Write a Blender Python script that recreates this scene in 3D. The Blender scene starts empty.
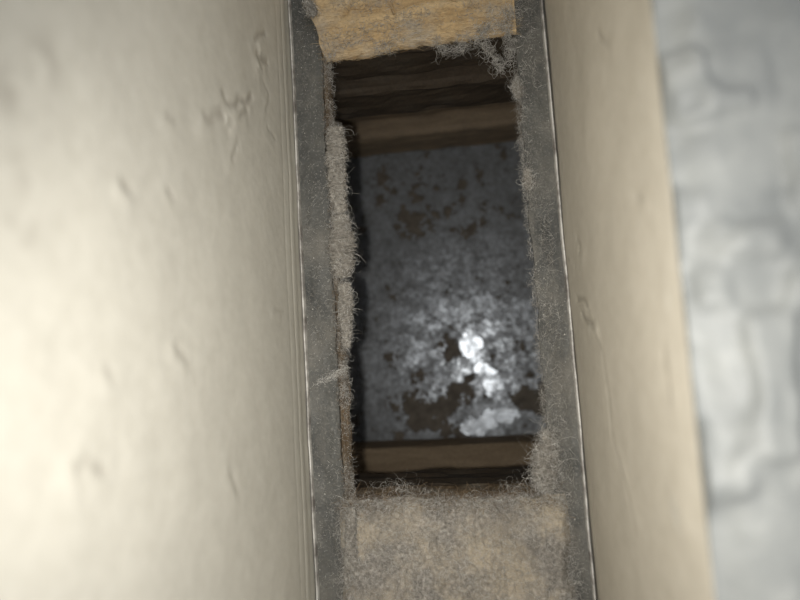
import bpy, math, random
import numpy as np
from mathutils import Matrix, Vector

random.seed(7)
RNG = np.random.default_rng(11)
scene = bpy.context.scene
COL = scene.collection

# ------------------------------------------------------------------ camera, light, exposure
F_PX = 600.0                       # focal length in pixels of an 800x600 frame
H = 0.227                          # lens height above the rim of the hole (z = 0)
_up = np.array([-(475 - 400) / F_PX, (352 - 300) / F_PX, 1.0]); _up /= np.linalg.norm(_up)
_y = np.array([-0.060, 0.9925, -0.105]); _y -= _up * (_y @ _up); _y /= np.linalg.norm(_y)
_x = np.cross(_y, _up)
ROT = np.array([_x, _y, _up])      # camera -> world
cam_d = bpy.data.cameras.new('camera')
cam_d.sensor_width = 36.0
cam_d.lens = 27.0
cam_d.clip_start = 0.002
cam_d.dof.use_dof = True
cam_d.dof.focus_distance = 0.24
cam_d.dof.aperture_fstop = 7.6
cam = bpy.data.objects.new('camera', cam_d)
COL.objects.link(cam)
M4 = Matrix([list(ROT[0]) + [0], list(ROT[1]) + [0], list(ROT[2]) + [H], [0, 0, 0, 1]])
cam.matrix_world = M4
scene.camera = cam

def P(px, py, z=0.0):
    """world point on the level z that lies under a picture point"""
    d = ROT @ np.array([(px - 400) / F_PX, -(py - 300) / F_PX, -1.0])
    t = (z - H) / d[2]
    return np.array([0, 0, H]) + d * t

world = bpy.data.worlds.new('room_light')
scene.world = world
world.use_nodes = True
bg = world.node_tree.nodes['Background']
bg.inputs['Color'].default_value = (0.97, 0.985, 1.0, 1)
bg.inputs['Strength'].default_value = 0.84

flash_d = bpy.data.lights.new('phone_flash', 'SPOT')
flash_d.energy = 1.38
flash_d.color = (1.0, 0.975, 0.925)
flash_d.spot_size = math.radians(99)
flash_d.spot_blend = 1.0
flash_d.shadow_soft_size = 0.0022
flash = bpy.data.objects.new('phone_flash', flash_d)
COL.objects.link(flash)
flash.location = (-0.0125, -0.003, H + 0.001)

scene.view_settings.view_transform = 'Standard'
scene.view_settings.look = 'None'
scene.view_settings.exposure = 0.0
scene.view_settings.gamma = 1.0
scene.view_settings.use_curve_mapping = False

# ------------------------------------------------------------------ helpers
def _hash(ix, iy, s):
    n = (ix * 374761393 + iy * 668265263 + s * 982451653) & 0xFFFFFFFF
    n = ((n ^ (n >> 13)) * 1274126177) & 0xFFFFFFFF
    n = (n ^ (n >> 16)) & 0xFFFFFFFF
    return n / 4294967295.0

def vnoise(x, y, s=0):
    x = np.asarray(x, float); y = np.asarray(y, float)
    ix = np.floor(x).astype(np.int64); iy = np.floor(y).astype(np.int64)
    fx = x - ix; fy = y - iy
    fx = fx * fx * fx * (fx * (fx * 6 - 15) + 10); fy = fy * fy * fy * (fy * (fy * 6 - 15) + 10)
    a = _hash(ix, iy, s); b = _hash(ix + 1, iy, s); c = _hash(ix, iy + 1, s); d = _hash(ix + 1, iy + 1, s)
    return (a * (1 - fx) + b * fx) * (1 - fy) + (c * (1 - fx) + d * fx) * fy

def fbm(x, y, s=0, o=4, g=0.5):
    r = 0; a = 1; t = 0
    for k in range(o):
        r = r + a * vnoise(x * 2 ** k + 17.3 * k, y * 2 ** k - 9.1 * k, s + k); t += a; a *= g
    return r / t            # 0..1

def sstep(a, b, x):
    t = np.clip((x - a) / (b - a), 0, 1)
    return t * t * (3 - 2 * t)

def gauss(x, y, cx, cy, sx, sy=None, ang=0):
    sy = sx if sy is None else sy
    c, s = math.cos(ang), math.sin(ang)
    u = (x - cx) * c + (y - cy) * s; v = -(x - cx) * s + (y - cy) * c
    return np.exp(-(u / sx) ** 2 - (v / sy) ** 2)

def mesh_np(name, verts, faces, mat, smooth=True, attrs=None):
    me = bpy.data.meshes.new(name)
    verts = np.asarray(verts, np.float32)
    faces = np.asarray(faces, np.int32)
    n = faces.shape[1]
    me.vertices.add(len(verts)); me.vertices.foreach_set('co', verts.ravel())
    me.loops.add(faces.size); me.loops.foreach_set('vertex_index', faces.ravel())
    me.polygons.add(len(faces))
    me.polygons.foreach_set('loop_start', np.arange(0, faces.size, n, dtype=np.int32))
    me.polygons.foreach_set('loop_total', np.full(len(faces), n, np.int32))
    me.polygons.foreach_set('use_smooth', np.full(len(faces), smooth, bool))
    me.update(calc_edges=True)
    for k, v in (attrs or {}).items():
        a = me.attributes.new(k, 'FLOAT', 'POINT'); a.data.foreach_set('value', np.asarray(v, np.float32).ravel())
    me.validate()
    me.materials.append(mat)
    return me

def link(name, me, parent=None):
    o = bpy.data.objects.new(name, me); COL.objects.link(o)
    if parent is not None: o.parent = parent
    return o

def tag(o, label=None, cat=None, group=None, kind=None):
    if label: o['label'] = label
    if cat: o['category'] = cat
    if group: o['group'] = group
    if kind: o['kind'] = kind
    return o

def empty(name, loc=(0, 0, 0)):
    o = bpy.data.objects.new(name, None); o.location = loc; o.empty_display_size = 0.01
    COL.objects.link(o); return o

def sheet(A, B, name, mat, attrs=None):
    """closed solid between two grids of points A (outer face) and B (back face), each (n, m, 3)"""
    n, m = A.shape[:2]
    V = np.concatenate([A.reshape(-1, 3), B.reshape(-1, 3)])
    idx = np.arange(n * m).reshape(n, m)
    q = np.stack([idx[:-1, :-1], idx[1:, :-1], idx[1:, 1:], idx[:-1, 1:]], -1).reshape(-1, 4)
    f = [q, q[:, ::-1] + n * m]
    for e in (idx[0], idx[::-1, 0][::1], ):
        pass
    ring = np.concatenate([idx[0, :], idx[1:, -1], idx[-1, ::-1][1:], idx[::-1, 0][1:]])
    a = ring[:-1]; b = ring[1:]
    f.append(np.stack([a, b, b + n * m, a + n * m], -1))
    at = {k: np.concatenate([v.ravel(), v.ravel()]) for k, v in (attrs or {}).items()}
    me = mesh_np(name, V, np.concatenate(f), mat, True, at)
    # winding: make outer face point away from the back face
    i, j = n // 2, m // 2
    nrm = np.cross(A[i + 1 if i + 1 < n else i, j] - A[i - 1, j], A[i, j + 1 if j + 1 < m else j] - A[i, j - 1])
    if nrm @ (A[i, j] - B[i, j]) < 0: me.flip_normals()
    # hard edges along the border
    se = me.attributes.new('sharp_edge', 'BOOLEAN', 'EDGE')
    ev = np.empty(len(me.edges) * 2, np.int32); me.edges.foreach_get('vertices', ev); ev = ev.reshape(-1, 2)
    onr = np.zeros(2 * n * m, bool); onr[ring] = True; onr[ring + n * m] = True
    same = (ev[:, 0] < n * m) == (ev[:, 1] < n * m)
    se.data.foreach_set('value', (onr[ev[:, 0]] & onr[ev[:, 1]] & same))
    return me

def grid(u0, u1, nu, v0, v1, nv):
    return np.meshgrid(np.linspace(u0, u1, nu), np.linspace(v0, v1, nv), indexing='ij')

def st(x, y, z):
    x, y, z = np.broadcast_arrays(x, y, z); return np.stack([x, y, z], -1)

def board(name, x0, x1, y0, y1, z0, z1, mat, parent=None, rough=0.0006, seed=1, res=0.003):
    """a rough-sawn block: wavy faces, worn corners"""
    nx = max(4, int((x1 - x0) / res)); ny = max(4, int((y1 - y0) / res)); nz = max(3, int((z1 - z0) / res))
    import bmesh
    bm = bmesh.new()
    def cell(i, j, k): return (x0 + (x1 - x0) * i / nx, y0 + (y1 - y0) * j / ny, z0 + (z1 - z0) * k / nz)
    vs = {}
    def vert(i, j, k):
        if (i, j, k) not in vs: vs[(i, j, k)] = cell(i, j, k)
        return (i, j, k)
    fs = []
    for i in range(nx):
        for j in range(ny):
            fs.append([vert(i, j, 0), vert(i, j + 1, 0), vert(i + 1, j + 1, 0), vert(i + 1, j, 0)])
            fs.append([vert(i, j, nz), vert(i + 1, j, nz), vert(i + 1, j + 1, nz), vert(i, j + 1, nz)])
    for i in range(nx):
        for k in range(nz):
            fs.append([vert(i, 0, k), vert(i + 1, 0, k), vert(i + 1, 0, k + 1), vert(i, 0, k + 1)])
            fs.append([vert(i, ny, k), vert(i, ny, k + 1), vert(i + 1, ny, k + 1), vert(i + 1, ny, k)])
    for j in range(ny):
        for k in range(nz):
            fs.append([vert(0, j, k), vert(0, j, k + 1), vert(0, j + 1, k + 1), vert(0, j + 1, k)])
            fs.append([vert(nx, j, k), vert(nx, j + 1, k), vert(nx, j + 1, k + 1), vert(nx, j, k + 1)])
    bm.free()
    keys = list(vs); ix = {k: n for n, k in enumerate(keys)}
    V = np.array([vs[k] for k in keys]); K = np.array(keys)
    nd = np.zeros_like(V)
    nd[:, 0] = (K[:, 0] == nx) * 1.0 - (K[:, 0] == 0); nd[:, 1] = (K[:, 1] == ny) * 1.0 - (K[:, 1] == 0); nd[:, 2] = (K[:, 2] == nz) * 1.0 - (K[:, 2] == 0)
    corner = np.abs(nd).sum(1) > 1
    amp = (fbm(V[:, 0] * 60 + V[:, 2] * 90, V[:, 1] * 60 + V[:, 2] * 170, seed) - 0.6) * 2 * rough
    V = V + nd * amp[:, None] - nd * corner[:, None] * rough * 0.8
    F = np.array([[ix[k] for k in f] for f in fs])
    return link(name, mesh_np(name, V, F, mat, False), parent)

# ------------------------------------------------------------------ materials
def new_mat(name):
    m = bpy.data.materials.new(name); m.use_nodes = True
    nt = m.node_tree; nt.nodes.clear()
    out = nt.nodes.new('ShaderNodeOutputMaterial'); b = nt.nodes.new('ShaderNodeBsdfPrincipled')
    nt.links.new(b.outputs[0], out.inputs[0])
    return m, nt, b

def N(nt, t, **kw):
    n = nt.nodes.new(t)
    for k, v in kw.items():
        if k in n.inputs: n.inputs[k].default_value = v
        else: setattr(n, k, v)
    return n

def noise(nt, scale, detail=4, rough=0.55, vec=None, stretch=None, dist=0.0):
    n = N(nt, 'ShaderNodeTexNoise', Scale=scale, Detail=detail, Roughness=rough, Distortion=dist)
    tc = N(nt, 'ShaderNodeTexCoord')
    if stretch:
        mp = N(nt, 'ShaderNodeMapping'); mp.inputs['Scale'].default_value = stretch
        nt.links.new(tc.outputs['Object'], mp.inputs[0]); nt.links.new(mp.outputs[0], n.inputs['Vector'])
    else:
        nt.links.new(tc.outputs['Object'], n.inputs['Vector'])
    return n.outputs['Fac']

def ramp(nt, src, stops):
    r = nt.nodes.new('ShaderNodeValToRGB')
    e = r.color_ramp.elements
    while len(e) < len(stops): e.new(0.5)
    for k, (p, c) in enumerate(stops):
        e[k].position = p; e[k].color = (*c, 1) if len(c) == 3 else c
    nt.links.new(src, r.inputs[0]); return r.outputs[0]

def mix(nt, fac, a, b, mode='MIX'):
    m = nt.nodes.new('ShaderNodeMix'); m.data_type = 'RGBA'; m.blend_type = mode
    for s, v in ((m.inputs[0], fac), (m.inputs[6], a), (m.inputs[7], b)):
        if hasattr(v, 'links'): nt.links.new(v, s)
        else: s.default_value = v if isinstance(v, (int, float)) else ((*v, 1) if len(v) == 3 else v)
    return m.outputs[2]

def attr(nt, name):
    a = nt.nodes.new('ShaderNodeAttribute'); a.attribute_name = name; return a.outputs['Fac']

def bump(nt, b, src, dist, strength=1.0):
    n = N(nt, 'ShaderNodeBump', Strength=strength, Distance=dist)
    nt.links.new(src, n.inputs['Height']); nt.links.new(n.outputs[0], b.inputs['Normal'])

def maprange(nt, src, a, b, c, d):
    n = nt.nodes.new('ShaderNodeMapRange')
    for k, v in enumerate((a, b, c, d)): n.inputs[k + 1].default_value = v
    nt.links.new(src, n.inputs[0]); return n.outputs[0]

# cream plaster wall
def plaster(name, base, mark):
    m, nt, b = new_mat(name)
    big = noise(nt, 22, 4)
    c = ramp(nt, big, [(0.25, tuple(v * 0.93 for v in base)), (0.75, base)])
    fine = noise(nt, 260, 5, 0.6)
    c = mix(nt, 0.10, c, ramp(nt, fine, [(0.3, (0.30, 0.28, 0.24)), (0.7, (0.9, 0.88, 0.82))]))
    c = mix(nt, attr(nt, 'pale'), c, (0.80, 0.77, 0.68))
    c = mix(nt, attr(nt, 'scuff'), c, mark)
    nt.links.new(c, b.inputs['Base Color'])
    b.inputs['Roughness'].default_value = 0.6
    b.inputs['Specular IOR Level'].default_value = 0.25
    bump(nt, b, fine, 0.0003, 0.5)
    return m
M_WALL_L = plaster('cream_plaster', (0.635, 0.605, 0.52), (0.33, 0.30, 0.25))
M_WALL_R = plaster('cream_plaster_right', (0.61, 0.555, 0.455), (0.30, 0.27, 0.22))

# grey knobbly paint outside the cavity
m, nt, b = new_mat('grey_textured_paint'); M_OUTER = m
n1 = noise(nt, 60, 4)
nt.links.new(ramp(nt, n1, [(0.3, (0.155, 0.163, 0.16)), (0.7, (0.27, 0.275, 0.262))]), b.inputs['Base Color'])
b.inputs['Roughness'].default_value = 0.56
bump(nt, b, noise(nt, 300, 3), 0.0004, 0.6)

# dusty zinc sheet
m, nt, b = new_mat('dusty_zinc'); M_ZINC = m
n1 = noise(nt, 38, 6, 0.62); n2 = noise(nt, 1100, 2, 0.6); n3 = noise(nt, 95, 6, 0.7, stretch=(1, 0.4, 1))
c = ramp(nt, n1, [(0.34, (0.042, 0.042, 0.038)), (0.52, (0.082, 0.080, 0.070)), (0.68, (0.135, 0.126, 0.106))])
c = mix(nt, ramp(nt, n3, [(0.50, (0, 0, 0)), (0.70, (0.7, 0.7, 0.7))]), c, (0.17, 0.158, 0.135))
c = mix(nt, ramp(nt, n2, [(0.56, (0, 0, 0)), (0.74, (0.55, 0.55, 0.55))]), c, (0.27, 0.255, 0.225))
nt.links.new(c, b.inputs['Base Color'])
b.inputs['Metallic'].default_value = 0.05
nt.links.new(maprange(nt, n3, 0.3, 0.7, 0.5, 0.8), b.inputs['Roughness'])
bump(nt, b, n2, 0.0004, 0.7)

# thin bright metal bead
m, nt, b = new_mat('worn_metal_bead'); M_BEAD = m
n1 = noise(nt, 160, 4, 0.6)
nt.links.new(ramp(nt, n1, [(0.35, (0.20, 0.18, 0.16)), (0.6, (0.62, 0.60, 0.55))]), b.inputs['Base Color'])
b.inputs['Roughness'].default_value = 0.5; b.inputs['Metallic'].default_value = 0.2

# woods
def wood(name, light, dark, dust=None, dust_amt=0.5, grain=(12, 90, 90), rough=0.75):
    m, nt, b = new_mat(name)
    g = noise(nt, 2.2, 6, 0.6, stretch=grain, dist=0.6)
    c = ramp(nt, g, [(0.28, dark), (0.5, tuple((a + d) / 2 for a, d in zip(light, dark))), (0.68, light)])
    if dust:
        d = noise(nt, 55, 5, 0.6)
        c = mix(nt, ramp(nt, d, [(0.47, (0, 0, 0)), (0.68, (dust_amt,) * 3)]), c, dust)
    f = noise(nt, 900, 3, 0.7)
    c = mix(nt, 0.22, c, ramp(nt, f, [(0.35, (0.02, 0.017, 0.012)), (0.65, (0.75, 0.68, 0.55))]), 'OVERLAY')
    nt.links.new(c, b.inputs['Base Color'])
    b.inputs['Roughness'].default_value = rough; b.inputs['Specular IOR Level'].default_value = 0.15
    bump(nt, b, g, 0.0006, 0.8)
    return m
M_PLANK = wood('fresh_sawn_wood', (0.58, 0.44, 0.26), (0.37, 0.25, 0.125), (0.34, 0.32, 0.285), 0.85, grain=(16, 130, 90))
M_DARKWOOD = wood('soot_dark_wood', (0.064, 0.049, 0.035), (0.036, 0.027, 0.019), (0.06, 0.052, 0.042), 0.6)
M_JOIST = wood('brown_joist_wood', (0.30, 0.235, 0.165), (0.19, 0.145, 0.10), (0.15, 0.125, 0.10), 0.5)
M_CLEAT = wood('tan_cleat_wood', (0.24, 0.185, 0.125), (0.17, 0.128, 0.085), None)
M_EDGE = wood('dusty_edge_wood', (0.21, 0.155, 0.10), (0.07, 0.05, 0.032), (0.24, 0.22, 0.185), 0.8, grain=(90, 12, 90))

# galvanised pan with dirt
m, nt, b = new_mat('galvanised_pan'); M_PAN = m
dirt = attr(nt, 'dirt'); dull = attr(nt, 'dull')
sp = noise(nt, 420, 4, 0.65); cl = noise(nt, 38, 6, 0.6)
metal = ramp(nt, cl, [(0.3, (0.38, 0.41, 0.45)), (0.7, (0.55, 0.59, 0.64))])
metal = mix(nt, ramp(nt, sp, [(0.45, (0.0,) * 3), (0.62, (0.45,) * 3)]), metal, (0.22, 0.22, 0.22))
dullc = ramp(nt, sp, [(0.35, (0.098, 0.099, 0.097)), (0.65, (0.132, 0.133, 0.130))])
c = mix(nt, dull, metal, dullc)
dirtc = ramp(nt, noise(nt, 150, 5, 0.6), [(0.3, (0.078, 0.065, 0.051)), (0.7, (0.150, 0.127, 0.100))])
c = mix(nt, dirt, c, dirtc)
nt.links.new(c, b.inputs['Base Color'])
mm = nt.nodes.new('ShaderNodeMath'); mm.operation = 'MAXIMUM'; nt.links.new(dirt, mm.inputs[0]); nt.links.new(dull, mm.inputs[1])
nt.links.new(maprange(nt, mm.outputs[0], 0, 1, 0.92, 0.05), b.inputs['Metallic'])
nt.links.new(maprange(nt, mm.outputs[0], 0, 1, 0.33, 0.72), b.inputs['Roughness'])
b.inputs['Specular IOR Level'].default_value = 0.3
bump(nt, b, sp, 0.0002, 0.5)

# lint
def lint(name, lo, hi, warm=None):
    m, nt, b = new_mat(name)
    f = noise(nt, 650, 4, 0.7); g = noise(nt, 48, 5, 0.6)
    c = ramp(nt, f, [(0.28, tuple(v * 0.4 for v in lo)), (0.5, lo), (0.72, hi)])
    if warm:
        c = mix(nt, ramp(nt, g, [(0.44, (0, 0, 0)), (0.60, (0.85,) * 3)]), c, warm)
    c = mix(nt, ramp(nt, noise(nt, 34, 4), [(0.46, (0, 0, 0)), (0.62, (0.6,) * 3)]), c, tuple(v * 0.6 for v in lo))
    nt.links.new(c, b.inputs['Base Color']); b.inputs['Roughness'].default_value = 0.95
    b.inputs['Specular IOR Level'].default_value = 0.05
    bump(nt, b, f, 0.0012, 1.0)
    return m
M_LINT = lint('grey_lint', (0.35, 0.32, 0.275), (0.58, 0.54, 0.475))
M_MAT = lint('lint_mat', (0.30, 0.272, 0.235), (0.58, 0.535, 0.47), (0.49, 0.415, 0.31))
def fibre_mat(name, dark, light):
    m, nt, b = new_mat(name)
    c = ramp(nt, attr(nt, 'tint'), [(0.0, dark), (1.0, light)])
    nt.links.new(c, b.inputs['Base Color']); b.inputs['Roughness'].default_value = 0.85
    b.inputs['Specular IOR Level'].default_value = 0.1
    return m
M_FIB = fibre_mat('lint_fibres', (0.13, 0.117, 0.098), (0.78, 0.75, 0.69))
M_FIB_BROWN = fibre_mat('brown_fibres', (0.085, 0.058, 0.036), (0.30, 0.22, 0.14))

# ------------------------------------------------------------------ measures of the place (from the pinhole geometry)
XL = P(306, 352)[0]            # left wall face
XR = P(573, 352)[0]            # right wall face
RL = P(341.5, 330)[0]            # left rim of the hole
RR = P(538, 330)[0]            # right rim
YF = P(420, 46)[1]             # far edge of the hole
YN = P(440, 498)[1]            # near edge
Z_SUB = -0.065                 # underside of plate + subfloor
Z_PAN = -0.200
Y0, Y1 = -0.30, 0.34           # length of cavity built
# top edge of right wall: height at which XR appears at picture x = 688
_d = ROT @ np.array([(690 - 400) / F_PX, -(352 - 300) / F_PX, -1.0])
Z_RT = H + XR / _d[0] * _d[2]

def left_px(px, py):
    """(y, z) on the left wall face under a picture point"""
    d = ROT @ np.array([(px - 400) / F_PX, -(py - 300) / F_PX, -1.0]); t = XL / d[0]
    return d[1] * t, H + d[2] * t
def right_px(px, py):
    d = ROT @ np.array([(px - 400) / F_PX, -(py - 300) / F_PX, -1.0]); t = XR / d[0]
    return d[1] * t, H + d[2] * t

# ------------------------------------------------------------------ the setting
def ridge_path(y, z, pts, w):
    """1 along a polyline of (y, z) points, fading over w"""
    best = np.full(y.shape, 9.0)
    for (a, b), (c, d) in zip(pts[:-1], pts[1:]):
        L2 = (c - a) ** 2 + (d - b) ** 2 + 1e-12
        t = np.clip(((y - a) * (c - a) + (z - b) * (d - b)) / L2, 0, 1)
        best = np.minimum(best, (y - a - t * (c - a)) ** 2 + (z - b - t * (d - b)) ** 2)
    return np.exp(-best / w ** 2)

# left wall
ZL_TOP = 0.30
yv = np.concatenate([np.linspace(Y0, -0.17, 14)[:-1], np.linspace(-0.17, 0.19, 470), np.linspace(0.19, Y1, 14)[1:]])
zv = np.concatenate([np.linspace(-0.004, 0.175, 260), np.linspace(0.175, ZL_TOP, 12)[1:]])
Yg, Zg = np.meshgrid(yv, zv, indexing='ij')
hgt = (fbm(Yg * 26, Zg * 26, 3, 3) - 0.5) * 0.0009 + (fbm(Yg * 110, Zg * 110, 9, 3) - 0.5) * 0.00016
scuff = np.zeros_like(Yg)
def lgouge(pts, w, depth, sc=0.6, side=0.5):
    global hgt, scuff
    q = [left_px(*p) for p in pts]
    g = ridge_path(Yg, Zg, q, w)
    hgt = hgt - g * depth * 0.30 * (0.5 + fbm(Yg * 420, Zg * 420, 5, 3))
    q2 = [left_px(p[0] - 4, p[1] + 7) for p in pts]
    hgt = hgt + ridge_path(Yg, Zg, q2, w * 2.2) * depth * side * 0.35
    scuff = np.maximum(scuff, g * sc)
lgouge([(266, 33), (259, 35), (255, 40)], 0.0010, 0.0012)
lgouge([(268, 62), (262, 60), (258, 55), (262, 66)], 0.0013, 0.0016)
lgouge([(252, 96), (247, 103), (240, 100), (236, 106), (229, 104), (224, 93)], 0.0012, 0.0016)
lgouge([(247, 110), (240, 115)], 0.0014, 0.0014, 0.5)
lgouge([(222, 112), (212, 120), (206, 119)], 0.0018, 0.0014, 0.45, 0.9)
lgouge([(238, 142), (233, 158)], 0.0012, 0.0010, 0.35)
lgouge([(264, 82), (270, 96), (266, 110)], 0.0008, 0.0006, 0.25)
lgouge([(268, 128), (275, 138)], 0.0008, 0.0008, 0.3)
lgouge([(129, 190), (123, 185)], 0.0012, 0.0013, 0.4, 0.9)
lgouge([(172, 196), (168, 190)], 0.0009, 0.0009, 0.4)
lgouge([(175, 121), (168, 116)], 0.0010, 0.0009, 0.35)
lgouge([(186, 357), (178, 348)], 0.0012, 0.0011, 0.22, 0.8)
lgouge([(113, 378), (108, 368)], 0.0009, 0.0008, 0.25)
lgouge([(104, 470), (88, 460), (80, 468)], 0.0014, 0.0013, 0.35, 0.7)
lgouge([(238, 490), (231, 470)], 0.0016, 0.0008, 0.12, 0.7)
lgouge([(284, 311), (276, 309)], 0.0006, 0.0007, 0.3)
pale = np.zeros_like(Yg)
pn = sstep(0.42, 0.60, fbm(Yg * 330, Zg * 330, 33, 4))
for (cx, cy, sx, sy, am) in ((259, 48, .0022, .0030, .8), (258, 68, .0020, .0026, .9), (228, 122, .0034, .0040, .8), (218, 143, .0026, .0028, .9), (238, 146, .0014, .002, .7), (124, 189, .0012, .0012, .9), (205, 122, .002, .003, .4)):
    q = left_px(cx, cy)
    pale = np.maximum(pale, gauss(Yg, Zg, q[0], q[1], sx, sy) * am * pn * 1.2)
hgt = hgt + pale * 0.0003
# a worn brownish paper tear near the lens, top left
for (cx, cy, sx) in ((45, 60, .0035), (38, 110, .003), (30, 170, .0032), (22, 225, .003), (8, 90, .003)):
    q = left_px(cx, cy)
    blot = gauss(Yg, Zg, q[0], q[1], sx * 1.3, sx) * sstep(.40, .6, fbm(Yg * 300, Zg * 300, 31, 3))
    scuff = np.maximum(scuff, blot * 0.5)
# shallow step and score lines along the foot of the wall
hgt = hgt - 0.0004 * sstep(0.010, 0.005, Zg + 0.0004 * np.sin(Yg * 60)) - 0.0003 * np.exp(-((Zg - 0.0125) / 0.0006) ** 2) - 0.00015 * np.exp(-((Zg - 0.019) / 0.0007) ** 2)
scuff = np.maximum(scuff, 0.14 * sstep(0.010, 0.002, Zg))
scuff = np.maximum(scuff, 0.14 * np.exp(-((Zg - 0.0125) / 0.0007) ** 2))
A = st(XL + hgt, Yg, Zg); Bk = st(np.full_like(Yg, XL - 0.014), Yg, Zg)
wl = link('wall_left', sheet(A, Bk, 'wall_left', M_WALL_L, {'scuff': np.clip(scuff, 0, 1), 'pale': np.clip(pale, 0, 1)}))
tag(wl, 'cream plaster wall with small gouges filling the left of the picture', kind='structure')

# right wall, with rounded top edge
yv = np.concatenate([np.linspace(Y0, -0.17, 14)[:-1], np.linspace(-0.17, 0.19, 470), np.linspace(0.19, Y1, 14)[1:]])
zv = np.linspace(-0.004, Z_RT, 190)
Yg, Zg = np.meshgrid(yv, zv, indexing='ij')
hgt = (fbm(Yg * 24 + 5, Zg * 24, 13, 3) - 0.5) * 0.0010 + (fbm(Yg * 100, Zg * 100, 19, 3) - 0.5) * 0.00018
scuff = np.zeros_like(Yg)
def rgouge(pts, w, depth, sc=0.6, side=0.5, off=(4, 6)):
    global hgt, scuff
    q = [right_px(*p) for p in pts]
    g = ridge_path(Yg, Zg, q, w)
    hgt = hgt - g * depth * 0.30 * (0.5 + fbm(Yg * 420, Zg * 420, 5, 3))
    q2 = [right_px(p[0] + off[0], p[1] + off[1]) for p in pts]
    hgt = hgt + ridge_path(Yg, Zg, q2, w * 2.0) * depth * side * 0.35
    scuff = np.maximum(scuff, g * sc)
rgouge([(577, 299), (585, 299), (589, 308)], 0.0009, 0.0012)
rgouge([(582, 313), (586, 320), (594, 326)], 0.0013, 0.0018, 0.6)
rgouge([(594, 326), (603, 352), (608, 390), (612, 432), (622, 470), (634, 520)], 0.0010, 0.0007, 0.25, 0.7)
rgouge([(577, 240), (581, 245), (579, 251)], 0.0010, 0.0011, 0.4)
rgouge([(566, 257), (570, 260)], 0.0006, 0.0008, 0.4)
rgouge([(598, 34), (603, 41), (609, 46)], 0.0011, 0.0012, 0.4)
rgouge([(636, 196), (641, 200)], 0.0010, 0.0010, 0.3)
rgouge([(664, 355), (667, 378), (670, 400)], 0.0014, 0.0010, 0.25)
rgouge([(670, 510), (676, 516)], 0.0018, 0.0012, 0.2)
pale = np.zeros_like(Yg)
for (cx, cy, sx, am) in ((676, 514, .002, .8), (668, 300, .0015, .4), (590, 330, .0014, .5)):
    q = right_px(cx, cy); pale = np.maximum(pale, gauss(Yg, Zg, q[0], q[1], sx * 1.3, sx) * am)
hgt = hgt - 0.0007 * sstep(0.006, 0.003, Zg)
hgt = hgt * (1 - sstep(Z_RT - 0.012, Z_RT - 0.001, Zg))
scuff = np.maximum(scuff, 0.22 * sstep(0.012, 0.002, Zg))
rnd = 0.0004
dz = np.clip(Zg - (Z_RT - rnd), 0, rnd)
roundoff = rnd - np.sqrt(np.maximum(rnd ** 2 - dz ** 2, 0))
edge_wob = (fbm(Yg * 70, Yg * 0, 23, 3) - 0.5) * 0.0006
A = st(XR - hgt + roundoff + edge_wob * sstep(Z_RT - 0.012, Z_RT, Zg), Yg, Zg)
Bk = st(np.full_like(Yg, XR + 0.16), Yg, Zg)
wr = link('wall_right', sheet(A, Bk, 'wall_right', M_WALL_R, {'scuff': np.clip(scuff, 0, 1), 'pale': np.clip(pale, 0, 1)}))
tag(wr, 'low cream plaster wall right of the hole with a scratch', kind='structure')

# grey knobbly surface beyond the right wall
Xg, Yg = grid(XR - 0.0003, XR + 0.16, 240, Y0, Y1, 640)
blob = fbm(Xg * 105, Yg * 95, 41, 3)
knob = sstep(0.46, 0.70, blob) + 0.25 * sstep(0.5, 0.8, fbm(Xg * 220, Yg * 200, 43, 2))
zt = np.maximum(Z_RT + 0.0004, Z_RT + 0.0035 + knob * 0.0010 + (fbm(Xg * 40, Yg * 40, 47, 3) - 0.5) * 0.003 + 0.0022 * sstep(0.60, 0.85, fbm(Xg * 130, Yg * 130, 53, 1)) - 0.0030 * np.exp(-((Xg - XR + 0.0003) / 0.0042) ** 2))
wo = link('wall_outer', sheet(st(Xg, Yg, zt), st(Xg, Yg, np.full_like(Xg, Z_RT + 0.0001)), 'wall_outer', M_OUTER))
tag(wo, 'blurred grey knobbly painted surface at the right edge', kind='structure')

# thin bright beads along the foot of both walls
def bead(name, xc, w, zt_, seed, label):
    y = np.linspace(Y0, Y1, 320)
    prof = np.array([(-0.5, 0.0), (-0.5, 0.75), (-0.25, 1.0), (0.25, 1.0), (0.5, 0.75), (0.5, 0.0)])
    wob = (fbm(y * 40, y * 0, seed, 3) - 0.5) * 0.0007
    V = np.zeros((len(y), len(prof), 3))
    V[:, :, 0] = xc + wob[:, None] + prof[None, :, 0] * w
    V[:, :, 1] = y[:, None]
    V[:, :, 2] = -0.003 + prof[None, :, 1] * (zt_ + 0.003) + (fbm(y * 90, y * 0, seed + 4, 2)[:, None] - 0.5) * 0.0008 * prof[None, :, 1]
    n, k = len(y), len(prof); idx = np.arange(n * k).reshape(n, k)
    nx = np.roll(idx, -1, 1)
    F = np.stack([idx[:-1], nx[:-1], nx[1:], idx[1:]], -1).reshape(-1, 4)
    o = link(name, mesh_np(name, V.reshape(-1, 3), F, M_BEAD, False))
    return tag(o, label, kind='structure')
bead('trim_1', XL + 0.0003, 0.0010, 0.0022, 51, 'thin bright metal bead along the foot of the left wall')
bead('trim_2', XR - 0.0003, 0.0011, 0.0022, 61, 'thin bright metal bead along the foot of the right wall')

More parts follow.
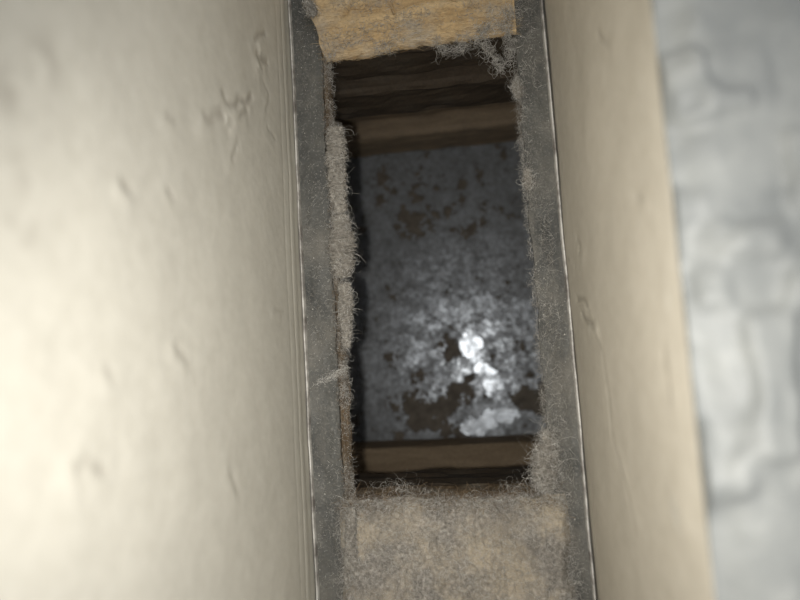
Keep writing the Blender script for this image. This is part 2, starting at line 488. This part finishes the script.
# ------------------------------------------------------------------ metal strips beside the hole
def flange(x0, x1, inner_is_x1, seed, label):
    y = np.linspace(Y0, Y1, 420); u = np.linspace(0, 1, 26)
    wob = (fbm(y * 60, y * 0, seed, 4) - 0.5) * 0.0022 + (fbm(y * 400, y * 0, seed + 1, 3) - 0.5) * 0.0008
    Yg, U = np.meshgrid(y, u, indexing='ij')
    if inner_is_x1: X = x0 + (x1 - x0 + wob[:, None]) * U
    else: X = (x0 + wob[:, None]) * (1 - U) + x1 * U
    Z = 0.0002 + (fbm(X * 70, Yg * 40, seed + 2, 4) - 0.5) * 0.0018 + (fbm(X * 500, Yg * 500, seed + 7, 2) - 0.5) * 0.0004
    o = link('metal_flange', sheet(st(X, Yg, Z), st(X, Yg, Z - 0.0018), 'metal_flange', M_ZINC))
    return tag(o, label, 'metal strip')
flange(XL - 0.0006, RL - 0.0026, True, 71, 'dusty dark grey metal strip between the left wall and the hole')
flange(RR + 0.0006, XR + 0.0006, False, 81, 'dusty grey metal strip between the hole and the right wall')

# wooden edge strips under the strips' inner edges
eb = board('edge_batten', RL - 0.0030, RL - 0.0002, YN - 0.03, YF + 0.004, -0.009, -0.0014, M_EDGE, rough=0.0018, seed=91, res=0.0015)
tag(eb, 'thin brown wooden edge strip along the left rim of the hole', 'wood strip')
eb2 = board('edge_batten', RR + 0.0018, RR + 0.0055, YN - 0.03, YF + 0.004, -0.009, -0.0024, M_EDGE, rough=0.0010, seed=93, res=0.0015)
tag(eb2, 'thin wooden edge strip along the right rim of the hole', 'wood strip')

# ------------------------------------------------------------------ bright sawn plank across the far end
nu, nv = 220, 120
U, V = grid(0, 1, nu, 0, 1, nv)
zp = 0.0035
pl = [P(*p, zp) for p in ((326, 59), (322, 52), (319, 36), (315, 24), (308, 12), (304, 0))]
fy = [P(*p, zp) for p in ((326, 59), (345, 57), (365, 54), (385, 49), (405, 46), (425, 43), (450, 40), (475, 37), (500, 33), (517, 30))]
frontX = np.interp(np.linspace(0, 1, nu), np.linspace(0, 1, len(fy)), [p[0] for p in fy])
frontY = np.interp(frontX, [p[0] for p in fy], [p[1] for p in fy]) + (fbm(frontX * 220, frontX * 0, 101, 4) - 0.5) * 0.0022
YB = Y1 - 0.01
leftX = lambda y: np.interp(y, [p[1] for p in pl] + [YB], [p[0] for p in pl] + [XL + 0.0014])
rightX = lambda y: np.interp(y, [fy[-1][1], P(512, 0, zp)[1], YB], [fy[-1][0] - 0.0002, P(514, 0, zp)[0], P(512, -40, zp)[0]])
vv = V ** 1.6
Yp = frontY[:, None] * (1 - vv) + YB * vv
lx = leftX(Yp) + (fbm(Yp * 260, Yp * 0, 107, 3) - 0.5) * 0.0014; rx = rightX(Yp)
Xp = lx * (1 - U) + rx * U
Zp = zp + (fbm(Xp * 20, Yp * 170, 111, 4) - 0.5) * 0.0016 + (fbm(Xp * 260, Yp * 400, 117, 3) - 0.5) * 0.0007
Zp -= 0.0022 * sstep(0.03, 0.0, V) ** 2
for pts in (((353, -6), (350, 5), (346, 14), (341, 17)), ((388, -6), (391, 4), (394, 13)), ((470, -4), (476, 6))):
    q = [P(*p, zp)[:2] for p in pts]
    Zp -= 0.0016 * ridge_path(Xp, Yp, [tuple(k) for k in q], 0.0005)
plank = link('wood_plank', sheet(st(Xp, Yp, Zp), st(Xp + (0.5 - U) * 0.004, Yp + 0.007 * (1 - vv), np.full_like(Xp, -0.009)), 'wood_plank', M_PLANK))
tag(plank, 'bright orange-brown sawn wooden plank at the top end of the hole', 'plank')

M_SPLINTER = fibre_mat('wood_splinters', (0.22, 0.13, 0.055), (0.72, 0.58, 0.37))
M_PDUST = fibre_mat('plank_dust_hairs', (0.16, 0.15, 0.135), (0.52, 0.50, 0.46))
# ------------------------------------------------------------------ layers under the plank
def seat(name, label, cat, *a, **k):
    o = board(name, *a, **k); return tag(o, label, cat)
seat('subfloor_board', 'dark sooty board edge just below the bright plank', 'board', RL - 0.030, RR + 0.022, YF + 0.0045, YF + 0.16, -0.034, -0.0095, M_DARKWOOD, rough=0.0012, seed=121, res=0.0025)
seat('subfloor_board', 'lower dark sooty board edge above the far brown joist', 'board', RL - 0.030, RR + 0.022, YF - 0.0005, YF + 0.16, Z_SUB, -0.0345, M_DARKWOOD, rough=0.0013, seed=127, res=0.0025)
seat('subfloor_board', 'dark board edge beneath the lint-covered block', 'board', RL - 0.030, RR + 0.022, YN - 0.20, YN - 0.001, Z_SUB, -0.0255, M_DARKWOOD, rough=0.0016, seed=131, res=0.004)
# joists either side of the bay, running across
DP = H - Z_PAN
YJF = P(440, 150, Z_PAN)[1]; YJN = P(440, 437, Z_PAN)[1]
seat('floor_joist', 'brown wooden joist face across the far side of the metal pan', 'joist', -0.30, 0.26, YJF + 0.0145, YJF + 0.054, Z_PAN - 0.002, Z_SUB - 0.0005, M_JOIST, rough=0.0014, seed=141, res=0.004)
seat('floor_joist', 'shadowed wooden joist across the near side of the metal pan', 'joist', -0.30, 0.26, YJN - 0.058, YJN - 0.018, Z_PAN - 0.002, Z_SUB - 0.0005, M_JOIST, rough=0.0014, seed=143, res=0.004)
ZC = Z_PAN + 0.036
seat('wood_cleat', 'flat tan wooden cleat along the near edge of the metal pan', 'cleat', -0.29, 0.25, P(440, 478, ZC)[1], P(440, 445, ZC)[1], Z_PAN + 0.0012, ZC, M_CLEAT, rough=0.0008, seed=145, res=0.003)
zc2 = Z_PAN + 0.037
seat('wood_cleat', 'thick brown wooden cleat along the far edge of the metal pan', 'cleat', -0.29, 0.25, YJF - 0.0005, YJF + 0.0142, Z_PAN + 0.0012, zc2, M_JOIST, rough=0.0009, seed=147, res=0.003)

# ------------------------------------------------------------------ metal pan
Xg, Yg = np.meshgrid(np.concatenate([np.linspace(-0.30, -0.11, 20)[:-1], np.linspace(-0.11, 0.07, 360), np.linspace(0.07, 0.26, 20)[1:]]),
                     np.linspace(YJN - 0.018, YJF + 0.0140, 460), indexing='ij')
Zg = Z_PAN + (fbm(Xg * 16, Yg * 16, 151, 3) - 0.5) * 0.0009
def pb(px, py, sx, sy=None, ang=0):
    q = P(px, py, Z_PAN); k = DP / F_PX
    return gauss(Xg, Yg, q[0], q[1], sx * k, (sy or sx) * k, ang)
nz = fbm(Xg * 70, Yg * 70, 157, 6, 0.6); nz2 = fbm(Xg * 160, Yg * 160, 163, 5, 0.6)
nz3 = fbm(Xg * 420, Yg * 420, 167, 4, 0.7)
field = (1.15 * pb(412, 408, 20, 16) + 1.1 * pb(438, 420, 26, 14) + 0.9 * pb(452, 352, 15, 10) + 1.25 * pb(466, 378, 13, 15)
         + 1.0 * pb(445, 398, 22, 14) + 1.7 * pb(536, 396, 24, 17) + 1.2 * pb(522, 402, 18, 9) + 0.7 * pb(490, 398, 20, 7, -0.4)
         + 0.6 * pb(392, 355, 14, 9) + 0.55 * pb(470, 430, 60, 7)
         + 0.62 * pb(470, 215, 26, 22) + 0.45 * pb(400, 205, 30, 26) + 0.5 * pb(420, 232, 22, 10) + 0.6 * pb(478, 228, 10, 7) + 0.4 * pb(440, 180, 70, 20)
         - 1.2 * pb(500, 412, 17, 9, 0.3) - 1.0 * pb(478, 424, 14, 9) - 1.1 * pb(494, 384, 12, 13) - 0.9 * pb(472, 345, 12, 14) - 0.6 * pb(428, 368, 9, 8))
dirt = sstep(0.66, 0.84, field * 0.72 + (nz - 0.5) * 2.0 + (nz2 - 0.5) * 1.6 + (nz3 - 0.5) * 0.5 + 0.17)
near = pb(478, 352, 92, 88)  # less dull around the flash spot, painting its sheen into the metal
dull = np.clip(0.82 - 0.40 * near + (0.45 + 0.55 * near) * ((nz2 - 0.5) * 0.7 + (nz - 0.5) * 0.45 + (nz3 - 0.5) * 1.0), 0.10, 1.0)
clean_glint = np.clip(1.0 * pb(502, 415, 20, 11, 0.3) + 0.9 * pb(478, 426, 17, 9) + pb(494, 384, 11, 12) + 0.8 * pb(480, 366, 7, 10)  + 1.1 * pb(471, 346, 10, 13), 0, 1)  # polished patches, the last a highlight painted under the flash spot
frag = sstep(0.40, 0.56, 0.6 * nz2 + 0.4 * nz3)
crisp = sstep(0.42, 0.54, clean_glint + sstep(0.1, 0.4, clean_glint) * ((nz - 0.5) * 1.3 + (nz2 - 0.5) * 1.6))
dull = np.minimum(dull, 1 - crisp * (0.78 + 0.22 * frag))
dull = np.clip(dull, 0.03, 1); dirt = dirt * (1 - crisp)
Zg = Zg + dirt * 0.0004
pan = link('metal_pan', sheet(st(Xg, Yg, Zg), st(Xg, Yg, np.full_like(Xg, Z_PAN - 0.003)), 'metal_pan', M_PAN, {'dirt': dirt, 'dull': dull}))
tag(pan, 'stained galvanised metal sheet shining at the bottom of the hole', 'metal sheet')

# floor deck either side; unseen boards added at bay ends to block light
for x0, x1, nm in ((-0.30, RL - 0.031, 'floor_slab'), (RR + 0.023, 0.26, 'floor_slab')):
    o = board('floor_deck', x0, x1, Y0, Y1, Z_SUB, -0.0045, M_DARKWOOD, rough=0.0008, seed=171, res=0.012)
    tag(o, 'dark floor deck under the left wall' if x0 < -0.2 else 'dark floor deck under the right wall', kind='structure')
    o.name = 'floor_left' if x0 < -0.2 else 'floor_right'
for x0, nm in ((-0.312, 'wall_bay_left'), (0.261, 'wall_bay_right')):
    o = board(nm, x0, x0 + 0.011, YJN - 0.058, YJF + 0.054, Z_PAN - 0.003, Z_SUB - 0.001, M_DARKWOOD, rough=0.0008, seed=173, res=0.012)
    tag(o, 'unseen dark board added to block light at the %s end of the bay' % nm.split('_')[-1], kind='structure')
for y0, nm in ((Y0 - 0.012, 'wall_near'), (Y1, 'wall_far')):
    o = board(nm, XL - 0.014, XR + 0.0, y0, y0 + 0.012, -0.004, 0.09, M_JOIST, rough=0.0008, seed=177, res=0.008)
    tag(o, 'wooden stud closing the %s end of the cavity' % nm.split('_')[-1], kind='structure')

# ------------------------------------------------------------------ lint: fibres and clumps
def fibres(name, roots, dirs, length, rad, mat, seg=6, curl=0.6, parent=None, tint=None, droop=0.0, seed=0):
    """one mesh of thin wandering tubes"""
    rng = np.random.default_rng(seed)
    n = len(roots)
    length = np.broadcast_to(length, (n,)).astype(float); rad = np.broadcast_to(rad, (n,)).astype(float)
    d = dirs / (np.linalg.norm(dirs, axis=1, keepdims=True) + 1e-9)
    pts = np.zeros((n, seg + 1, 3)); pts[:, 0] = roots
    axis = rng.normal(size=(n, 3)); axis /= np.linalg.norm(axis, axis=1, keepdims=True)
    dd = np.zeros_like(pts)
    for k in range(seg):
        dd[:, k] = d
        pts[:, k + 1] = pts[:, k] + d * (length / seg)[:, None]
        axis = axis + rng.normal(size=(n, 3)) * 0.35; axis /= np.linalg.norm(axis, axis=1, keepdims=True)
        d = d + np.cross(axis, d) * curl + rng.normal(size=(n, 3)) * curl * 0.25
        d[:, 2] -= droop
        d /= np.linalg.norm(d, axis=1, keepdims=True)
    dd[:, seg] = d
    a = np.cross(dd, np.array([0.31, 0.53, 0.79])); a /= np.linalg.norm(a, axis=2, keepdims=True) + 1e-9
    b = np.cross(dd, a)
    tp = np.linspace(1, 0.45, seg + 1)[None, :, None] * rad[:, None, None]
    rings = [pts + (a * math.cos(t) + b * math.sin(t)) * tp for t in (0, 2.0944, 4.18879)]
    V = np.stack(rings, 2)                                  # n, seg+1, 3, 3
    idx = np.arange(n * (seg + 1) * 3).reshape(n, seg + 1, 3)
    nx = np.roll(idx, -1, 2)
    F = np.stack([idx[:, :-1], nx[:, :-1], nx[:, 1:], idx[:, 1:]], -1).reshape(-1, 4)
    t = rng.random(n) if tint is None else np.broadcast_to(tint, (n,))
    t = np.clip(t, 0, 1)
    return link(name, mesh_np(name, V.reshape(-1, 3), F, mat, True, {'tint': np.repeat(t, (seg + 1) * 3)}), parent)

def clump(label, chain, seed, nf=700, zb=0.0, flat=0.6, mat=M_LINT, fl=(0.001, 0.0035), name='lint_clump', cat='lint clump'):
    """a lump of lint following a chain of (px, py, radius in metres) with fibres sticking out"""
    rng = np.random.default_rng(seed)
    root = empty(name, tuple(P(chain[0][0], chain[0][1], zb)))
    C = np.array([np.append(P(c[0], c[1], zb + (c[3] if len(c) > 3 else 0.001)), c[2]) for c in chain])
    m = max(60, 44 * len(chain)); k = 44
    s = np.linspace(0, len(C) - 1, m)
    path = np.stack([np.interp(s, np.arange(len(C)), C[:, q]) for q in range(4)], 1)
    path[:, 3] *= np.sqrt(np.clip(np.minimum(np.arange(m), np.arange(m)[::-1]) / 9.0, 0.02, 1))
    tan = np.gradient(path[:, :3], axis=0); tan /= np.linalg.norm(tan, axis=1, keepdims=True) + 1e-9
    side = np.cross(tan, [0, 0, 1.0]); side /= np.linalg.norm(side, axis=1, keepdims=True) + 1e-9
    upv = np.cross(side, tan)
    th = np.linspace(0, 2 * math.pi, k, endpoint=False)
    T, S = np.meshgrid(th, np.arange(m), indexing='xy')
    rr = path[:, 3][:, None] * (0.50 + 0.70 * fbm(S * 0.15 + seed, np.abs(T - math.pi) * 1.4, seed, 5, 0.6)) + 0.0007 * (vnoise(S * 0.8, T * 7, seed + 3) - 0.5)
    Vv = path[:, None, :3] + side[:, None] * (np.cos(T) * rr)[..., None] + upv[:, None] * (np.sin(T) * rr * flat)[..., None]
    idx = np.arange(m * k).reshape(m, k); nx = np.roll(idx, -1, 1)
    F = np.stack([idx[:-1], nx[:-1], nx[1:], idx[1:]], -1).reshape(-1, 4)
    loc = np.array(root.location)
    core = link('lint_core', mesh_np('lint_core', Vv.reshape(-1, 3) - loc, F, mat), root)
    pi_ = rng.integers(1, m - 1, nf); ti = rng.integers(0, k, nf)
    roots = Vv[pi_, ti] - loc
    outd = Vv[pi_, ti] - path[pi_, :3]; outd /= np.linalg.norm(outd, axis=1, keepdims=True) + 1e-9
    fibres('fuzz', roots - outd * 0.0004, outd + rng.normal(size=(nf, 3)) * 0.9, rng.uniform(*fl, nf) * (1 + 1.5 * (rng.random(nf) > 0.9)), rng.uniform(0.00003, 0.00008, nf), M_FIB, 6, 0.75, root, seed=seed)
    return tag(root, label, cat, 'lint clumps round the hole')

clump('long pale lint clump high on the left rim of the hole', [(335, 126, .0030), (336, 140, .0042), (336, 158, .0044), (337, 172, .0040), (338, 186, .0040), (339, 200, .0034), (340, 214, .0030)], 201, 1500)
clump('widest bulging pale lint clump midway down the left rim', [(340, 214, .0028), (341, 226, .0044), (342, 240, .0054), (342, 254, .0056), (343, 266, .0050), (342, 278, .0030)], 203, 1500)
clump('thin brownish lint clump low on the left rim', [(344, 282, .0026), (346, 298, .0030), (345, 314, .0030), (347, 330, .0024), (346, 348, .0018)], 205, 900)
clump('pale ragged lint clump at the lower right corner of the hole', [(546, 430, .0016), (548, 444, .0034), (546, 458, .0046), (545, 470, .0052), (545, 482, .0042), (545, 492, .002)], 207, 2200, fl=(0.0015, 0.005))
clump('pale lint clump on the lower left edge beside the lint-covered block', [(352, 508, .0016), (351, 522, .0022), (350, 545, .0024), (353, 560, .0036), (351, 574, .0032), (348, 588, .0012)], 209, 1200, zb=0.003)
clump('small lint tuft on the upper right rim below the plank', [(516, 80, .0014), (517, 88, .0022), (519, 98, .0014)], 211, 420)
clump('small pale lint tuft on the right rim beside the pan top', [(527, 168, .0012), (528, 180, .0020), (528, 190, .0012)], 213, 380)
clump('pale lint shred at the top left corner of the plank', [(306, 0, .0018), (310, 8, .0024), (315, 16, .0016)], 215, 350, zb=0.005)
def nest(label, chain, n, seed, ln, spread):
    rng = np.random.default_rng(seed)
    C = np.array([P(c[0], c[1], c[2]) for c in chain])
    t = rng.uniform(0, len(C) - 1.001, n); i = t.astype(int); f = (t - i)[:, None]
    roots = C[i] * (1 - f) + C[i + 1] * f + rng.normal(size=(n, 3)) * spread
    dirs = (C[i + 1] - C[i]) / 0.004 + rng.normal(size=(n, 3)) * 0.8
    o = fibres('lint_nest', roots, dirs, rng.uniform(*ln, n), rng.uniform(0.00004, 0.0001, n), M_FIB, 10, 0.55, seed=seed, tint=rng.uniform(0.1, 0.9, n))
    return tag(o, label, 'lint nest')
nest('tangled lint loop hanging under the right end of the plank', [(472, 42, .001), (484, 42, .001), (490, 56, -.002), (499, 68, -.003), (508, 60, -.002), (513, 44, 0), (506, 34, .003)], 320, 217, (0.003, 0.009), 0.0008)
nest('loose lint wisp hanging under the middle of the plank edge', [(437, 47, .001), (446, 50, -.001), (456, 51, -.001), (466, 46, .001)], 150, 219, (0.003, 0.008), 0.0007)
nest('small grey lint tangle lying on the right end of the plank', [(478, 34, .005), (492, 28, .005), (506, 24, .005), (512, 8, .005)], 260, 221, (0.002, 0.006), 0.0016)

rng = np.random.default_rng(321); n = 2600
i = rng.integers(2, nu - 2, n); j = (rng.beta(0.8, 2.0, n) * 75).astype(int)
roots = np.stack([Xp[i, j], Yp[i, j], Zp[i, j] + 0.00005], 1)
dirs = np.stack([rng.choice([-1, 1], n) * 1.0, rng.normal(size=n) * 0.18, rng.normal(size=n) * 0.05], 1)
tag(fibres('splinters', roots, dirs, rng.uniform(0.001, 0.005, n), rng.uniform(0.00003, 0.00009, n), M_SPLINTER, 4, 0.12, plank, seed=323, tint=rng.beta(1.2, 1.2, n)), kind='stuff')
n = 5000
i = rng.integers(2, nu - 2, n); j = (rng.beta(0.9, 2.0, n) * 75).astype(int)
xx, yy = Xp[i, j], Yp[i, j]
k = (fbm(xx * 75, yy * 120, 331, 4) + 0.28 * gauss(xx, yy, *P(345, 36, zp)[:2], 0.010, 0.0035) + 0.30 * gauss(xx, yy, *P(500, 22, zp)[:2], 0.012, 0.010) > 0.56)
roots = np.stack([xx, yy, Zp[i, j] + 0.0002], 1)[k]; n = len(roots)
dirs = np.stack([rng.normal(size=n), rng.normal(size=n), rng.normal(size=n) * 0.1], 1)
tag(fibres('dust_hairs', roots, dirs, rng.uniform(0.0008, 0.003, n), rng.uniform(0.00004, 0.0001, n), M_PDUST, 4, 0.5, plank, seed=333), kind='stuff')

# fringe of fine fibres along both rims
def rim_fringe(x, sgn, n, seed, label, mat):
    rng = np.random.default_rng(seed)
    y = rng.uniform(YN - 0.004, YF, n)
    keep = fbm(y * 90, y * 0, seed, 3) + rng.normal(size=n) * 0.1 > 0.33
    y = y[keep]; n = len(y)
    roots = np.stack([x + sgn * rng.uniform(-0.0025, 0.0006, n), y, rng.uniform(-0.006, 0.0014, n)], 1)
    dirs = np.stack([sgn * rng.uniform(0.0, 1, n), rng.normal(size=n) * 0.9, rng.normal(size=n) * 0.5], 1)
    o = fibres('lint_fringe', roots, dirs, rng.uniform(0.001, 0.0045, n), rng.uniform(0.00003, 0.00008, n), mat, 6, 0.7, seed=seed, tint=rng.beta(1.6, 2.2, n))
    return tag(o, label, 'lint', kind='stuff')
rim_fringe(RL, 1, 7500, 231, 'fine fuzzy lint fringe along the left rim of the hole', M_FIB)
rim_fringe(RR, -1, 3000, 233, 'fine fuzzy lint fringe along the right rim of the hole', M_FIB)
rim_fringe(RL - 0.0006, 1, 3500, 235, 'brown splinter fringe along the left rim of the hole', M_FIB_BROWN)

# film of lint lying on the right strip, a few hairs on the left one
def strip_hair(x0, x1, n, seed, label, ln, yr=(-0.13, 0.14)):
    rng = np.random.default_rng(seed)
    x = rng.uniform(x0, x1, n); y = rng.uniform(*yr, n)
    keep = fbm(x * 160, y * 60, seed, 4) + rng.normal(size=n) * 0.07 > 0.5
    x, y = x[keep], y[keep]; n = len(x)
    roots = np.stack([x, y, np.full(n, 0.0012)], 1)
    dirs = np.stack([rng.normal(size=n), rng.normal(size=n) * 1.3, rng.normal(size=n) * 0.08], 1)
    o = fibres('loose_hairs', roots, dirs, rng.uniform(*ln, n), rng.uniform(0.00003, 0.00007, n), M_FIB, 5, 0.35, seed=seed, tint=rng.beta(1.5, 2.4, n))
    return tag(o, label, 'lint', kind='stuff')
strip_hair(XL + 0.001, RL - 0.004, 900, 241, 'sparse dust hairs lying on the left metal strip', (0.0008, 0.003))
strip_hair(RR - 0.0005, XR - 0.004, 3600, 243, 'thin film of lint hairs lying on the right metal strip', (0.001, 0.005))
# a single dusty tangle crossing the left strip
q0 = P(311, 386, 0.001); q1 = P(343, 370, 0.001); rng = np.random.default_rng(251)
t = rng.beta(2.2, 1.2, 260)
roots = q0[None] * (1 - t)[:, None] + q1[None] * t[:, None] + rng.normal(size=(260, 3)) * np.array([0.0006, 0.0009, 0.0003])
tag(fibres('cobweb_strand', roots, (q1 - q0)[None] + rng.normal(size=(260, 3)) * 0.004, rng.uniform(.001, .003, 260), 0.00004, M_FIB, 5, 0.4, seed=251, tint=rng.uniform(.4, 1, 260)),
    'pale cobweb strand crossing the left metal strip', 'cobweb')

# ------------------------------------------------------------------ lint-covered block across the near end
bx0, bx1 = RL - 0.0035, P(567, 540)[0]
blk = board('wood_block', bx0, bx1, Y0 + 0.01, YN, -0.025, -0.0024, M_EDGE, rough=0.0012, seed=261, res=0.003)
tag(blk, 'brown wooden block edge under the lint at the near end', 'wood block')
Xg, Yg = grid(bx0 - 0.0008, bx1 + 0.0012, 260, Y0 + 0.012, YN + 0.0006, 460)
v = (YN - Yg)
Zt = (0.0008 + 0.0055 * fbm(Xg * 45, Yg * 45, 271, 4) + 0.0022 * fbm(Xg * 180, Yg * 180, 277, 4) + 0.0010 * fbm(Xg * 700, Yg * 700, 279, 2)) * (0.25 + 0.75 * sstep(0.000, 0.012, v))
edge = np.minimum(Xg - Xg.min(), Xg.max() - Xg)
Zt = -0.0005 + Zt * sstep(-0.001, 0.004, edge + (fbm(Yg * 150, Xg * 0, 281, 3) - 0.5) * 0.003)
# let the front be ragged
Yr = Yg + 0.0035 * (fbm(Xg * 130, Xg * 0, 283, 4) - 0.62) * sstep(0.014, 0.0, v)
mat_o = link('lint_mat', sheet(st(Xg, Yr, Zt), st(Xg, Yr, np.minimum(Zt - 0.0006, -0.0012)), 'lint_mat', M_MAT))
tag(mat_o, 'thick mat of grey-beige lint covering the near block', 'lint', kind='stuff')
rng = np.random.default_rng(291); n = 26000
i = rng.integers(2, 258, n); j = np.clip((460 - (rng.beta(1.1, 1.5, n) * 300)).astype(int), 0, 458)
roots = np.stack([Xg[i, j], Yr[i, j], Zt[i, j] + rng.uniform(-0.0002, 0.0009, n)], 1)
dirs = np.stack([rng.normal(size=n), rng.normal(size=n), np.abs(rng.normal(size=n)) * 0.35], 1)
tag(fibres('surface_fuzz', roots, dirs, rng.uniform(0.0015, 0.005, n), rng.uniform(0.00002, 0.00006, n), M_FIB, 5, 0.55, mat_o, seed=293, tint=rng.beta(1.5, 2.0, n)), kind='stuff')
n = 5200
ex = np.where(rng.random(n) < 0.5, bx0 + rng.normal(size=n) * 0.0012, bx1 + rng.normal(size=n) * 0.0014); ey = rng.uniform(-0.14, YN, n)
fr = rng.random(n) < 0.55
ex = np.where(fr, rng.uniform(bx0, bx1, n), ex); ey = np.where(fr, YN - np.abs(rng.normal(size=n)) * 0.004 + 0.0006, ey)
roots = np.stack([ex, ey, rng.uniform(-0.001, 0.0028, n)], 1)
dirs = np.stack([rng.normal(size=n), rng.normal(size=n) * 0.8, rng.normal(size=n) * 0.4], 1)
tag(fibres('edge_fuzz', roots, dirs, rng.uniform(0.0015, 0.006, n), rng.uniform(0.00003, 0.00008, n), M_FIB, 6, 0.6, mat_o, seed=297, tint=rng.beta(1.4, 1.8, n)), kind='stuff')
n = 2200
roots = np.stack([rng.uniform(bx0 + 0.001, bx1 - 0.002, n), YN + rng.uniform(-0.006, 0.0012, n), rng.uniform(-0.004, 0.002, n)], 1)
dirs = np.stack([rng.normal(size=n) * 1.6, rng.normal(size=n) * 0.7 + 0.1, rng.normal(size=n) * 0.4], 1)
tag(fibres('straw_fringe', roots, dirs, rng.uniform(0.002, 0.007, n), rng.uniform(0.00005, 0.00012, n), M_FIB_BROWN, 5, 0.3, seed=295), 'brown straw-like fringe along the near edge of the hole', 'lint', kind='stuff')
# wisps arching over the near edge
for (cx, wid, nn, sd, lb) in ((402, 40, 60, 301, 'pale hair wisp arching over the near edge, left of centre'), (520, 24, 34, 303, 'pale hair wisp sticking up at the near edge by the right corner')):
    rng = np.random.default_rng(sd)
    c = P(cx, 491, 0.001)
    roots = c[None] + np.stack([rng.normal(size=nn) * wid * 0.00017, rng.uniform(-0.003, 0.002, nn), rng.uniform(-0.001, 0.002, nn)], 1)
    dirs = np.stack([rng.normal(size=nn) * 1.3, rng.uniform(0.2, 1.0, nn), rng.uniform(-0.1, 0.7, nn)], 1)
    tag(fibres('hair_wisp', roots, dirs, rng.uniform(0.006, 0.013, nn), rng.uniform(0.00002, 0.00006, nn), M_FIB, 12, 0.5, seed=sd, droop=0.05, tint=rng.uniform(.3, 1, nn)), lb, 'hair wisp')

# dust grains scattered over the strips and the mat
def grains(n, x0, x1, z, seed, label, yr=(-0.14, 0.15), rad=(0.00005, 0.00016)):
    rng = np.random.default_rng(seed)
    x = rng.uniform(x0, x1, n); y = rng.uniform(*yr, n)
    k = fbm(x * 120, y * 70, seed, 4) + rng.normal(size=n) * 0.08 > 0.46
    x, y = x[k], y[k]; n = len(x)
    base = np.array([(1, 0, 0), (-1, 0, 0), (0, 1, 0), (0, -1, 0), (0, 0, 1), (0, 0, -1)], float)
    tri = np.array([(0, 2, 4), (2, 1, 4), (1, 3, 4), (3, 0, 4), (2, 0, 5), (1, 2, 5), (3, 1, 5), (0, 3, 5)])
    r_ = rng.uniform(*rad, n) * (1 + 1.2 * (rng.random(n) > 0.95))
    V = base[None] * rng.uniform(0.6, 1.3, (n, 6, 1)) * r_[:, None, None] + np.stack([x, y, np.full(n, z)], 1)[:, None]
    F = (tri[None] + 6 * np.arange(n)[:, None, None]).reshape(-1, 3)
    o = link('dust_grains', mesh_np('dust_grains', V.reshape(-1, 3), F, M_FIB, True, {'tint': np.repeat(rng.beta(1.3, 1.6, n), 6)}))
    return tag(o, label, 'dust', kind='stuff')
grains(2600, XL + 0.001, RL - 0.003, 0.0009, 311, 'pale dust grains sprinkled on the left metal strip')
grains(2600, RR + 0.001, XR - 0.001, 0.0009, 313, 'pale dust grains sprinkled on the right metal strip')
